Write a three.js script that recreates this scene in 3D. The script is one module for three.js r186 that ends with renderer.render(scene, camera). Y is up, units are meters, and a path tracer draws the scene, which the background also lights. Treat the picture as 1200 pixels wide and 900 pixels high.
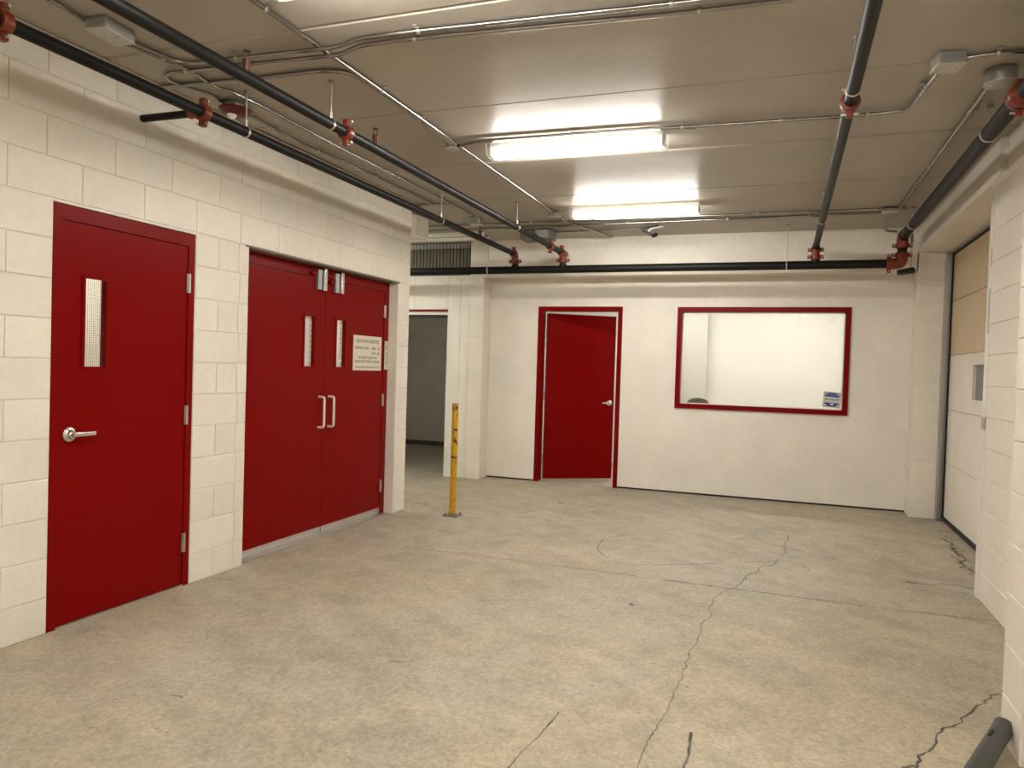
import * as THREE from 'three';
import { mergeGeometries } from 'three/addons/utils/BufferGeometryUtils.js';
import { RoundedBoxGeometry } from 'three/addons/geometries/RoundedBoxGeometry.js';
import { RectAreaLightUniformsLib } from 'three/addons/lights/RectAreaLightUniformsLib.js';

// ---------------------------------------------------------------- camera, exposure
RectAreaLightUniformsLib.init();
const scene = new THREE.Scene();
scene.background = new THREE.Color(0x000000);
const F_PX = 877.8, YAW = 0.349309, PITCH = -0.021114, ROLL = -0.030846, EYE = 1.43;
const camera = new THREE.PerspectiveCamera(2 * Math.atan(450 / F_PX) * 180 / Math.PI, 4 / 3, 0.05, 60);
camera.position.set(0, EYE, 0);
const [cY, sY, cP, sP, cR, sR] = [Math.cos(YAW), Math.sin(YAW), Math.cos(PITCH), Math.sin(PITCH), Math.cos(ROLL), Math.sin(ROLL)];
const FWD = new THREE.Vector3(-sY * cP, sP, -cY * cP);
const RT0 = new THREE.Vector3(cY, 0, -sY), UP0 = new THREE.Vector3(sY * sP, cP, cY * sP);
const RT = RT0.clone().multiplyScalar(cR).addScaledVector(UP0, -sR), UP = UP0.clone().multiplyScalar(cR).addScaledVector(RT0, sR);
camera.quaternion.setFromRotationMatrix(new THREE.Matrix4().makeBasis(RT, UP, FWD.clone().negate()));
const renderer = new THREE.WebGLRenderer({ antialias: true });
renderer.toneMapping = THREE.LinearToneMapping;
renderer.toneMappingExposure = 4.4;
renderer.shadowMap.enabled = true;
const TUBE_GLOW = 9, PANEL_LIGHT = 5, SIDE_LIGHT = 12, LAMP_COLOR = [1, 0.965, 0.905];
const OFFICE_LIGHT = 6.3, STORE_LIGHT = 10, LIFT_LIGHT = 0.5;

// ---------------------------------------------------------------- helpers
const V = (x, y, d) => new THREE.Vector3(x, y, -d);           // x right, y up, d = depth into the room
function rng(seed) { let s = seed >>> 0; return () => { s = (s + 0x6D2B79F5) | 0; let t = Math.imul(s ^ (s >>> 15), 1 | s); t = (t + Math.imul(t ^ (t >>> 7), 61 | t)) ^ t; return ((t ^ (t >>> 14)) >>> 0) / 4294967296; }; }
const rnd = rng(7);
function floorAt(px, py) {                                      // photo pixel -> point on the floor (x, depth)
  const d = RT.clone().multiplyScalar((px - 600) / F_PX).addScaledVector(UP, -(py - 450) / F_PX).add(FWD);
  const t = -EYE / d.y; return [d.x * t, -d.z * t];
}
function ceilAt(px, py, y = 3.0) {
  const d = RT.clone().multiplyScalar((px - 600) / F_PX).addScaledVector(UP, -(py - 450) / F_PX).add(FWD);
  const t = (y - EYE) / d.y; return V(d.x * t, y, -d.z * t);
}
const taken = {};
function numbered(n) { const k = taken[n] = (taken[n] ?? -1) + 1; return k ? n + '_' + String(k).padStart(3, '0') : n; }
function mark(o, label, category, group, kind) { o.userData.label = label; o.userData.category = category; if (group) o.userData.group = group; if (kind) o.userData.kind = kind; return o; }
function thing(name, label, category, pos = V(0, 0, 0), group, kind) { const o = new THREE.Group(); o.name = numbered(name); o.position.copy(pos); scene.add(o); return mark(o, label, category, group, kind); }
const structure = (name, label, category, pos) => { const o = new THREE.Group(); o.name = name; if (pos) o.position.copy(pos); scene.add(o); return mark(o, label, category, null, 'structure'); };
function part(name, geo, mat, parent, pos, turn) { const m = new THREE.Mesh(Array.isArray(geo) ? merge(geo) : geo, mat); m.name = name; if (pos) m.position.copy(pos); if (turn !== undefined) m.rotation.y = turn; parent.add(m); return m; }
function merge(list) { const l = list.map(g => { const h = g.index ? g.toNonIndexed() : g.clone(); for (const k of Object.keys(h.attributes)) if (!['position', 'normal', 'uv'].includes(k)) h.deleteAttribute(k); return h; }); return mergeGeometries(l, false); }
// box between two corners (x, y, depth), uv in metres
function box(x0, x1, y0, y1, d0, d1) {
  const w = x1 - x0, h = y1 - y0, dd = d1 - d0, g = new THREE.BoxGeometry(w, h, dd);
  g.translate((x0 + x1) / 2, (y0 + y1) / 2, -(d0 + d1) / 2); return metreUV(g);
}
function metreUV(g, s = 1) {
  const p = g.attributes.position, n = g.attributes.normal, uv = new Float32Array(p.count * 2);
  for (let i = 0; i < p.count; i++) {
    const ax = Math.abs(n.getX(i)), ay = Math.abs(n.getY(i)), az = Math.abs(n.getZ(i));
    let a, b; if (ay >= ax && ay >= az) { a = p.getX(i); b = p.getZ(i); } else if (ax >= az) { a = p.getZ(i); b = p.getY(i); } else { a = p.getX(i); b = p.getY(i); }
    uv[2 * i] = a * s; uv[2 * i + 1] = b * s;
  }
  g.setAttribute('uv', new THREE.BufferAttribute(uv, 2)); return g;
}
function rbox(w, h, d, r = 0.003, seg = 1) { return new RoundedBoxGeometry(w, h, d, seg, Math.min(r, w / 2.01, h / 2.01, d / 2.01)); }
function cyl(a, b, r, seg = 16, r2 = r) {                        // closed cylinder from a to b
  const L = a.distanceTo(b), g = new THREE.CylinderGeometry(r2, r, L, seg, 1);
  g.applyQuaternion(new THREE.Quaternion().setFromUnitVectors(new THREE.Vector3(0, 1, 0), b.clone().sub(a).normalize()));
  const m = a.clone().add(b).multiplyScalar(0.5); g.translate(m.x, m.y, m.z); return g;
}
function bends(pts, rad) {                                       // round the corners of a polyline
  const out = [pts[0].clone()];
  for (let i = 1; i < pts.length - 1; i++) {
    const p = pts[i], a = pts[i - 1].clone().sub(p), b = pts[i + 1].clone().sub(p), la = a.length(), lb = b.length();
    const r = Math.min(rad, la * 0.48, lb * 0.48), s = p.clone().addScaledVector(a, r / la), e = p.clone().addScaledVector(b, r / lb);
    for (let k = 0; k <= 6; k++) { const t = k / 6; out.push(s.clone().multiplyScalar((1 - t) * (1 - t)).addScaledVector(p, 2 * t * (1 - t)).addScaledVector(e, t * t)); }
  }
  out.push(pts[pts.length - 1].clone()); return out;
}
function sweep(pts, r, seg = 8) {                                // round bar along a polyline
  const n = pts.length, pos = [], nor = [], uv = [], idx = [];
  let t0 = pts[1].clone().sub(pts[0]).normalize(), N = new THREE.Vector3(0, 1, 0); if (Math.abs(t0.y) > 0.9) N.set(1, 0, 0);
  N.addScaledVector(t0, -N.dot(t0)).normalize(); let len = 0;
  for (let i = 0; i < n; i++) {
    const t = (i === 0 ? pts[1].clone().sub(pts[0]) : i === n - 1 ? pts[i].clone().sub(pts[i - 1]) : pts[i + 1].clone().sub(pts[i - 1])).normalize();
    N.addScaledVector(t, -N.dot(t)).normalize(); const B = t.clone().cross(N); if (i) len += pts[i].distanceTo(pts[i - 1]);
    for (let k = 0; k <= seg; k++) { const a = k / seg * Math.PI * 2, d = N.clone().multiplyScalar(Math.cos(a)).addScaledVector(B, Math.sin(a)); pos.push(pts[i].x + d.x * r, pts[i].y + d.y * r, pts[i].z + d.z * r); nor.push(d.x, d.y, d.z); uv.push(k / seg * r * 6.28, len); }
  }
  for (let i = 0; i < n - 1; i++) for (let k = 0; k < seg; k++) { const a = i * (seg + 1) + k, b = a + seg + 1; idx.push(a, a + 1, b, b, a + 1, b + 1); }
  for (const e of [0, n - 1]) {
    const c = pos.length / 3, t = (e ? pts[e].clone().sub(pts[e - 1]) : pts[0].clone().sub(pts[1])).normalize();
    pos.push(pts[e].x, pts[e].y, pts[e].z); nor.push(t.x, t.y, t.z); uv.push(0, 0);
    for (let k = 0; k <= seg; k++) { const q = (e * (seg + 1) + k) * 3; pos.push(pos[q], pos[q + 1], pos[q + 2]); nor.push(t.x, t.y, t.z); uv.push(0, 0); }
    for (let k = 0; k < seg; k++) e ? idx.push(c, c + 2 + k, c + 1 + k) : idx.push(c, c + 1 + k, c + 2 + k);
  }
  const g = new THREE.BufferGeometry(); g.setAttribute('position', new THREE.Float32BufferAttribute(pos, 3)); g.setAttribute('normal', new THREE.Float32BufferAttribute(nor, 3)); g.setAttribute('uv', new THREE.Float32BufferAttribute(uv, 2)); g.setIndex(idx); return g;
}
function ring(c, axis, R, w, seg = 20, t = 0.012) {              // a collar: short fat ring around an axis
  const g = new THREE.LatheGeometry([[R - t, -w / 2], [R - 0.004, -w / 2], [R, -w / 2 + 0.004], [R, w / 2 - 0.004], [R - 0.004, w / 2], [R - t, w / 2], [R - t, -w / 2]].map(p => new THREE.Vector2(...p)), seg);
  g.applyQuaternion(new THREE.Quaternion().setFromUnitVectors(new THREE.Vector3(0, 1, 0), axis)); g.translate(c.x, c.y, c.z); return g;
}
const AX = new THREE.Vector3(1, 0, 0), AY = new THREE.Vector3(0, 1, 0), AZ = new THREE.Vector3(0, 0, -1);

// ---- noise and computed textures
function makeNoise(seed, P = 256) {
  const r = rng(seed), t = new Float32Array(P * P); for (let i = 0; i < P * P; i++) t[i] = r();
  return (x, y, per = P) => { const xi = Math.floor(x), yi = Math.floor(y), fx = x - xi, fy = y - yi, u = fx * fx * (3 - 2 * fx), v = fy * fy * (3 - 2 * fy); const m = q => ((q % per) + per) % per, a = m(xi), b = m(xi + 1), c = m(yi) * P, d = m(yi + 1) * P; return (t[a + c] * (1 - u) + t[b + c] * u) * (1 - v) + (t[a + d] * (1 - u) + t[b + d] * u) * v; };
}
const N1 = makeNoise(11), N2 = makeNoise(23), N3 = makeNoise(37);
function dataTex(w, h, fn, srgb) {
  const a = new Uint8Array(w * h * 4), o = [0, 0, 0];
  for (let y = 0; y < h; y++) for (let x = 0; x < w; x++) { fn(x, y, o); const i = (y * w + x) * 4; a[i] = Math.max(0, Math.min(255, o[0])); a[i + 1] = Math.max(0, Math.min(255, o[1])); a[i + 2] = Math.max(0, Math.min(255, o[2])); a[i + 3] = 255; }
  const t = new THREE.DataTexture(a, w, h); t.magFilter = THREE.LinearFilter; t.minFilter = THREE.LinearMipmapLinearFilter; t.generateMipmaps = true; t.wrapS = t.wrapT = THREE.RepeatWrapping; if (srgb) t.colorSpace = THREE.SRGBColorSpace; t.needsUpdate = true; return t;
}
// pitted block face, tiles every metre
const blockBump = dataTex(512, 512, (x, y, o) => { const f = N1(x / 4, y / 4, 128) * 0.5 + N2(x / 8, y / 8, 64) * 0.3 + N3(x / 32, y / 32, 16) * 0.6; const pit = N2(x / 5 + 3, y / 5, 102) > 0.9 ? -0.5 : 0; o[0] = o[1] = o[2] = 60 + 110 * (f + pit); });
const plaster = dataTex(512, 512, (x, y, o) => { o[0] = o[1] = o[2] = 70 + 90 * (N1(x / 8, y / 8, 64) * 0.4 + N2(x / 32, y / 32, 16) * 0.5 + N3(x / 128, y / 128, 4) * 0.5); });
const ceilBump = dataTex(1024, 1024, (x, y, o) => { o[0] = o[1] = o[2] = 255 * Math.min(1, N1(x / 256, y / 64, 4) * 0.55 + N2(x / 64, y / 32, 16) * 0.12 + N3(x / 8, y / 8, 128) * 0.01 + N1(x / 128, y / 128, 8) * 0.25); });
ceilBump.repeat.set(0.5, 0.5);
const wallTone = dataTex(1024, 1024, (x, y, o) => { const n = 0.965 + 0.035 * N1(x / 128, y / 128, 8) + 0.02 * (N2(x / 16, y / 16, 64) - 0.5); const sp = N3(x / 3, y / 3, 256) > 0.992 && N1(x / 40, y / 40, 25) > 0.55 ? 0.86 : 1; o[0] = 255 * n * sp; o[1] = 254 * n * sp; o[2] = 251 * n * sp; }, true);
wallTone.repeat.set(0.5, 0.5);

// ---- materials
const lin = (r, g, b) => new THREE.Color().setRGB(r, g, b);
const std = (c, rough, extra = {}) => new THREE.MeshStandardMaterial({ color: c, roughness: rough, ...extra });
const phys = (c, rough, extra = {}) => new THREE.MeshPhysicalMaterial({ color: c, roughness: rough, ...extra });
const M = {
  block: [lin(0.84, 0.79, 0.705), lin(0.825, 0.775, 0.69), lin(0.85, 0.80, 0.715), lin(0.82, 0.775, 0.695)].map(c => std(c, 0.55, { map: wallTone, bumpMap: blockBump, bumpScale: 0.0022 })),
  mortar: std(lin(0.80, 0.75, 0.66), 0.7),
  drywall: std(lin(0.86, 0.815, 0.745), 0.5, { map: wallTone, bumpMap: plaster, bumpScale: 0.0012 }),
  beam: std(lin(0.84, 0.79, 0.715), 0.55, { map: wallTone, bumpMap: plaster, bumpScale: 0.0025 }),
  panel: std(lin(0.82, 0.80, 0.72), 0.5, { map: wallTone, bumpMap: plaster, bumpScale: 0.001 }),
  ceiling: phys(lin(0.48, 0.44, 0.38), 0.33, { map: wallTone, bumpMap: ceilBump, bumpScale: 0.003, specularIntensity: 0.11 }),
  grout: std(lin(0.10, 0.09, 0.075), 0.9),
  red: phys(lin(0.2, 0.001, 0.0008), 0.34, { bumpMap: plaster, bumpScale: 0.0006, specularIntensity: 0.15 }),
  redFrame: phys(lin(0.195, 0.001, 0.0008), 0.33, { specularIntensity: 0.18 }),
  chrome: std(lin(0.72, 0.70, 0.66), 0.22, { metalness: 1 }),
  satin: std(lin(0.62, 0.60, 0.56), 0.38, { metalness: 1 }),
  galv: std(lin(0.50, 0.49, 0.46), 0.42, { metalness: 0.9 }),
  emt: std(lin(0.36, 0.345, 0.32), 0.24, { metalness: 1 }),
  boxSteel: std(lin(0.42, 0.41, 0.38), 0.5, { metalness: 0.75 }),
  boxCover: std(lin(0.62, 0.60, 0.55), 0.5, { metalness: 0.4 }),
  blackPipe: phys(lin(0.011, 0.010, 0.0085), 0.45, { specularIntensity: 0.35 }),
  coupling: phys(lin(0.2, 0.027, 0.008), 0.4),
  brass: std(lin(0.11, 0.055, 0.032), 0.45, { metalness: 0.5 }),
  black: std(lin(0.012, 0.012, 0.012), 0.5),
  rubber: std(lin(0.02, 0.02, 0.02), 0.75),
  whiteMetal: std(lin(0.80, 0.78, 0.72), 0.4),
  pullWhite: std(lin(0.78, 0.72, 0.66), 0.3),
  wire: std(lin(0.12, 0.12, 0.11), 0.5, { metalness: 0.5 }),
  guardWire: std(lin(0.78, 0.76, 0.70), 0.4),
  tube: new THREE.MeshStandardMaterial({ color: lin(0.9, 0.9, 0.9), emissive: lin(...LAMP_COLOR), emissiveIntensity: TUBE_GLOW, roughness: 0.4 }),
  dimTube: new THREE.MeshStandardMaterial({ color: lin(0.9, 0.9, 0.9), emissive: lin(1, 0.95, 0.8), emissiveIntensity: 0.6, roughness: 0.4 }),
  officeTube: new THREE.MeshStandardMaterial({ color: lin(0.9, 0.9, 0.9), emissive: lin(1, 0.98, 0.93), emissiveIntensity: 6, roughness: 0.4 }),
  glass: phys(lin(1, 1, 1), 0.02, { transmission: 1, thickness: 0, ior: 1.5 }),
  paneGrey: phys(lin(0.30, 0.30, 0.27), 0.25, { transmission: 0.35, thickness: 0 }),
  yellow: null, alarmRed: phys(lin(0.11, 0.004, 0.004), 0.35), clearLens: phys(lin(0.9, 0.9, 0.86), 0.15, { clearcoat: 0.6 }),
  doorTan: std(lin(0.68, 0.545, 0.37), 0.5, { map: wallTone }), doorWhite: std(lin(0.88, 0.835, 0.76), 0.45, { map: wallTone }),
  officeWall: std(lin(0.84, 0.825, 0.765), 0.8), officeTrim: std(lin(0.70, 0.69, 0.62), 0.5),
  olive: std(lin(0.10, 0.09, 0.06), 0.8), plastic: std(lin(0.05, 0.05, 0.05), 0.5),
  fluted: std(lin(0.13, 0.115, 0.085), 0.6), flutedTop: std(lin(0.36, 0.37, 0.32), 0.6),
  unit: std(lin(0.16, 0.16, 0.15), 0.5, { metalness: 0.3 }), unitPanel: std(lin(0.30, 0.30, 0.27), 0.5), hose: std(lin(0.055, 0.055, 0.05), 0.45),
  plate: std(lin(0.20, 0.17, 0.13), 0.7),
};
M.yellow = std(lin(1, 1, 1), 0.45, { map: dataTex(256, 1024, (x, y, o) => {      // chipped yellow paint over dark primer
  const c = N2(x / 22, y / 34, 200) * 0.6 + N1(x / 9, y / 12, 200) * 0.4, top = y / 1024, band = (top > 0.62 && top < 0.92 ? 0.10 : top > 0.92 ? 0.2 : 0) + (Math.abs(top - 0.52) < 0.012 ? 0.3 : 0) + (top < 0.02 ? 0.25 : 0);
  const k = N3(x / 60, y / 60, 100) * 0.12; if (c + band > 0.80) { o[0] = 62; o[1] = 44; o[2] = 24; } else { o[0] = 206 - 80 * k; o[1] = 158 - 90 * k; o[2] = 12; } }, true) });
M.yellow.map.wrapS = M.yellow.map.wrapT = THREE.RepeatWrapping;

// ================================================================ STRUCTURE
const XL = -3.5, XR = 1.25, XN = 1.30, H = 3.03, ZB = 9.06, ZF = 8.8, ZBACK = -3.0, WEND = 6.59;

// ---------------- floor: slabs with a real saw cut between them
const floor = structure('floor', 'worn beige grey concrete floor with cracks and tyre marks', 'floor');
function concreteTex(W, Hh, x0, x1, d0, d1, marks) {
  const depth = new Float32Array(W * Hh);                         // 0..1 dirt-filled cracks and scuffs
  const sx = W / (x1 - x0), sd = Hh / (d1 - d0);
  const jr = rng(91);
  const dot = (x, d, r, a) => { const cx = (x - x0) * sx, cy = (d - d0) * sd, R = Math.max(0.8, r * sx); for (let yy = Math.floor(cy - R - 1); yy <= cy + R + 1; yy++) for (let xx = Math.floor(cx - R - 1); xx <= cx + R + 1; xx++) { if (xx < 0 || yy < 0 || xx >= W || yy >= Hh) continue; const q = Math.hypot(xx - cx, yy - cy); const v = a * Math.max(0, Math.min(1, R + 0.5 - q)); const i = yy * W + xx; if (v > depth[i]) depth[i] = v; } };
  for (const m of marks) {
    const pts = m.px.map(p => floorAt(...p)); let ph = jr() * 50;
    for (let i = 0; i < pts.length - 1; i++) {
      const [ax, ad] = pts[i], [bx, bd] = pts[i + 1], L = Math.hypot(bx - ax, bd - ad), n = Math.ceil(L * sx * 1.6), nx = -(bd - ad) / L, nd = (bx - ax) / L;
      for (let k = 0; k <= n; k++) { const t = k / n; ph += L / n; const j = (N1(ph * 7, 5) - 0.5) * 2.2 * (m.jag ?? 0.008) + (N2(ph * 24, 9) - 0.5) * 1.3 * (m.jag ?? 0.008) + (N3(ph * 120, 9) - 0.5) * 0.5 * (m.jag ?? 0.008); const a = m.a * (0.55 + 0.6 * N3(ph * 18, 3)) * (m.gap && N2(ph * 6, 40) < m.gap ? 0.1 : 1); dot(ax + (bx - ax) * t + nx * j, ad + (bd - ad) * t + nd * j, m.w * (0.5 + N1(ph * 25, 77)), Math.min(1, a)); }
    }
  }
  for (let k = 0; k < 120; k++) dot(x0 + jr() * (x1 - x0), d0 + jr() * (d1 - d0), 0.002 + 0.004 * jr() * jr(), 0.35 + 0.4 * jr());
  const at = (x, y) => [x0 + x / sx, d0 + y / sd];
  const map = dataTex(W, Hh, (x, y, o) => {
    const [X0, D0] = at(x, y), X = X0 * 0.83 - D0 * 0.56, D = X0 * 0.56 + D0 * 0.83;
    const big = N1(X * 0.7 + 20, D * 0.7 + 20), mid = N2(X * 2.6 + 40, D * 2.6 + 40), sml = N3(X * 11 + 50, D * 11 + 50), fin = N1(X * 60 + 60, D * 60 + 60), gr = N2(X * 170 + 9, D * 170 + 9);
    const tro = N3(X * 3.2 + 11 + mid * 1.5, D * 9 + 17 + big * 2);   // trowel sweeps
    let l = 0.905 + 0.06 * (big - 0.5) + 0.05 * (mid - 0.5) + 0.07 * (sml - 0.5) + 0.11 * (fin - 0.5) + 0.12 * (gr - 0.5) + 0.07 * (tro - 0.5);
    const warm = (N2(X * 0.9 + 3, D * 0.9 + 70) - 0.5) * 0.04 + (N1(X * 4 + 7, D * 4 + 90) - 0.5) * 0.04;
    const blot = N3(X * 1.6 + 80, D * 1.6 + 30) * 0.6 + N1(X * 7 + 31, D * 7 + 12) * 0.4; if (blot > 0.68) l *= 1 - 0.35 * (blot - 0.68);
    const pit = N1(X * 90 + 5, D * 90 + 33) > 0.93 && sml > 0.5 ? 0.84 : 1;
    const c = depth[Math.min(Hh - 1, y) * W + x]; l *= pit * (1 - 0.78 * c);
    o[0] = 187 * l * (1 + warm * 0.5); o[1] = 176 * l; o[2] = 154 * l * (1 - warm);
  }, true);
  const bump = dataTex(W / 2, Hh / 2, (x, y, o) => { const [X, D] = at(x * 2, y * 2); const c = depth[y * 2 * W + x * 2]; o[0] = o[1] = o[2] = 255 * Math.max(0, 0.55 + 0.2 * (N2(X * 30, D * 30) - 0.5) + 0.25 * (N1(X * 120, D * 120) - 0.5) - 0.5 * c); });
  for (const t of [map, bump]) t.wrapS = t.wrapT = THREE.ClampToEdgeWrapping;
  return std(lin(1, 1, 1), 0.62, { map, bumpMap: bump, bumpScale: 0.0016 });
}
function slab(x0, x1, d0, d1, mat) {                              // chamfered slab, uv 0..1 over its top
  const g = new RoundedBoxGeometry(x1 - x0 - 0.005, 0.15, d1 - d0 - 0.005, 1, 0.004), p = g.attributes.position, uv = new Float32Array(p.count * 2);
  for (let i = 0; i < p.count; i++) { uv[2 * i] = p.getX(i) / (x1 - x0) + 0.5; uv[2 * i + 1] = 0.5 - p.getZ(i) / (d1 - d0); }
  g.setAttribute('uv', new THREE.BufferAttribute(uv, 2));
  return part('slab', g, mat, floor, V((x0 + x1) / 2, -0.075, (d0 + d1) / 2));
}
part('joint_bed', box(-7.6, 1.7, -0.2, -0.04, -3.2, 12.4), M.grout, floor);
const CUT = 5.21;
const jointDirt = [
  { px: [[475, 640.5], [560, 651], [650, 662.5], [745, 675]], w: 0.0045, a: 0.85, jag: 0.003, gap: 0.12 }, { px: [[778, 679.5], [900, 695.5], [1020, 711]], w: 0.0045, a: 0.9, jag: 0.003 }, { px: [[1020, 711], [1155, 728]], w: 0.004, a: 0.5, jag: 0.004, gap: 0.35 },
];
const nearMarks = [...jointDirt,
  { px: [[857, 689], [835, 703], [831, 720], [820, 745], [809, 765], [800, 785], [789, 810], [777, 832], [762, 860], [750, 885], [744, 905]], w: 0.0022, a: 0.62, jag: 0.012 },
  { px: [[1172, 814], [1150, 822], [1125, 842], [1100, 860], [1092, 872], [1080, 887], [1070, 903]], w: 0.0045, a: 0.95, jag: 0.014 },
  { px: [[1070, 897], [1058, 899], [1050, 905]], w: 0.008, a: 0.9, jag: 0.01 },
  { px: [[592, 905], [612, 882], [630, 865], [655, 835]], w: 0.003, a: 0.75, jag: 0.004 },
  { px: [[655, 835], [672, 832], [690, 848]], w: 0.0015, a: 0.3, jag: 0.006 },
  { px: [[800, 905], [806, 880], [810, 859]], w: 0.006, a: 0.8, jag: 0.004 },
  { px: [[455, 774], [468, 776], [485, 774]], w: 0.003, a: 0.7, jag: 0.004 },
  { px: [[739, 708], [741, 709]], w: 0.012, a: 1, jag: 0 }, { px: [[200, 815], [212, 818]], w: 0.004, a: 0.5, jag: 0.01 },
  { px: [[258, 678], [280, 682]], w: 0.002, a: 0.6, jag: 0.003 }, { px: [[1060, 715], [1100, 720], [1155, 728]], w: 0.003, a: 0.6, jag: 0.01 },
];
const farMarks = [...jointDirt,
  { px: [[857, 689], [872, 677], [900, 662], [917, 652], [920, 642], [927, 627]], w: 0.0032, a: 0.7, jag: 0.02 },
  { px: [[750, 624], [725, 628], [707, 632], [699, 642], [707, 652], [730, 660], [770, 662], [850, 660], [950, 656]], w: 0.0042, a: 0.55, jag: 0.006, gap: 0.12 },
  { px: [[917, 655], [935, 662], [950, 668]], w: 0.003, a: 0.5, jag: 0.012 },
  { px: [[1100, 631], [1116, 645], [1131, 661], [1141, 674]], w: 0.009, a: 0.85, jag: 0.045 },
  { px: [[1108, 636], [1120, 652], [1138, 668]], w: 0.006, a: 0.6, jag: 0.06 }, { px: [[1100, 622], [1122, 645], [1141, 660]], w: 0.004, a: 0.4, jag: 0.03 },
  { px: [[1062, 679], [1085, 681], [1110, 685], [1140, 690]], w: 0.014, a: 0.45, jag: 0.03, gap: 0.3 }, { px: [[1065, 683], [1095, 686]], w: 0.02, a: 0.5, jag: 0.02 },
  { px: [[484, 590], [497, 590], [500, 591]], w: 0.008, a: 0.7, jag: 0.01 }, { px: [[510, 622], [524, 621]], w: 0.006, a: 0.3, jag: 0.02 }, { px: [[470, 584], [485, 588], [540, 592]], w: 0.003, a: 0.35, jag: 0.01 },
  { px: [[474, 572], [495, 564], [512, 559]], w: 0.006, a: 0.55, jag: 0.004 }, { px: [[655, 589], [659, 589]], w: 0.02, a: 0.9, jag: 0.01 },
  { px: [[650, 616], [675, 619]], w: 0.006, a: 0.35, jag: 0.02 }, { px: [[800, 589], [850, 595]], w: 0.005, a: 0.25, jag: 0.02, gap: 0.4 }, { px: [[1045, 616], [1065, 618]], w: 0.008, a: 0.45, jag: 0.01 },
  { px: [[940, 606], [990, 612], [1030, 615]], w: 0.004, a: 0.2, jag: 0.03, gap: 0.4 },
];
slab(-3.74, 1.7, 1.2, CUT, concreteTex(2048, 1536, -3.74, 1.7, 1.2, CUT, nearMarks));
const farMat = concreteTex(2048, 1536, -3.74, 1.7, CUT, 9.2, farMarks);
slab(-3.74, 1.7, CUT, 9.2, farMat);
const plainMat = concreteTex(1024, 1024, -7.6, -3.74, 5, 9, [{ px: [[474, 572], [440, 585]], w: 0.005, a: 0.4 }]);
slab(-3.74, 1.7, -3.2, 1.2, plainMat); slab(-7.6, -3.74, CUT, 12.4, plainMat); slab(-5.4, -3.74, 1.2, CUT, plainMat); slab(-3.74, 1.7, 9.2, 12.0, plainMat);

// ---------------- blockwork
const blockCache = {};
function blockGeo(w, h, dep = 0.06, c = 0.003) {
  const key = [w, h, dep].map(v => v.toFixed(3)).join(); if (blockCache[key]) return blockCache[key];
  const x = w / 2, y = h / 2, P = [], U = [], quad = (a, b, cc, d) => { for (const q of [a, b, cc, a, cc, d]) { P.push(...q); U.push(q[0] + 0.37 * (Object.keys(blockCache).length % 7) + q[2], q[1] + 0.21 * (Object.keys(blockCache).length % 5)); } };
  const f = [[-x + c, -y + c, 0], [x - c, -y + c, 0], [x - c, y - c, 0], [-x + c, y - c, 0]], m = [[-x, -y, -c], [x, -y, -c], [x, y, -c], [-x, y, -c]], b = m.map(p => [p[0], p[1], -dep]);
  quad(f[0], f[1], f[2], f[3]); for (let i = 0; i < 4; i++) { const j = (i + 1) % 4; quad(m[i], m[j], f[j], f[i]); quad(b[i], b[j], m[j], m[i]); } quad(b[3], b[2], b[1], b[0]);
  const g = new THREE.BufferGeometry(); g.setAttribute('position', new THREE.Float32BufferAttribute(P, 3)); g.setAttribute('uv', new THREE.Float32BufferAttribute(U, 2)); g.computeVertexNormals(); return blockCache[key] = g;
}
// lay courses of block on a plane: place(u, v) -> position; turn about y
function layBlocks(parent, u0, u1, v0, v1, holes, joints, place, turn, extra = () => [], dep = 0.06, gap = 0.0026) {
  const GAP = gap, CH = 0.2032, OFF = -0.017;
  for (let k = 0; k * CH + OFF < v1 - 0.02; k++) {
    const a = Math.max(v0, k ? k * CH + OFF : 0), b = Math.min(v1, (k + 1) * CH + OFF); if (b - a < 0.02) continue;
    let runs = [[u0, u1]];
    for (const [h0, h1, g0, g1] of holes) if (b > g0 + 0.03 && a < g1 - 0.03) runs = runs.flatMap(([p, q]) => [[p, Math.min(q, h0)], [Math.max(p, h1), q]].filter(([s, e]) => e - s > 0.02));
    for (const [p, q] of runs) {
      const js = [...joints(k), ...extra(k)].filter(j => j > p + 0.06 && j < q - 0.06).sort((s, t) => s - t), cuts = [p, ...js, q];
      for (let i = 0; i < cuts.length - 1; i++) {
        const w = cuts[i + 1] - cuts[i] - 2 * GAP, h = b - a - 2 * GAP; if (w < 0.01) continue;
        const o = part('block', blockGeo(w, h, dep), M.block[Math.floor(rnd() * 4)], parent, place((cuts[i] + cuts[i + 1]) / 2, (a + b) / 2 + 0, 0.0012 * (rnd() - 0.5)), turn);
        o.rotation.z = 0;
      }
    }
  }
}
const series = (start, lo, hi, step = 0.4064) => { const r = []; let s = start - Math.ceil((start - lo) / step) * step; for (; s < hi; s += step) r.push(s); return r; };

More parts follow.
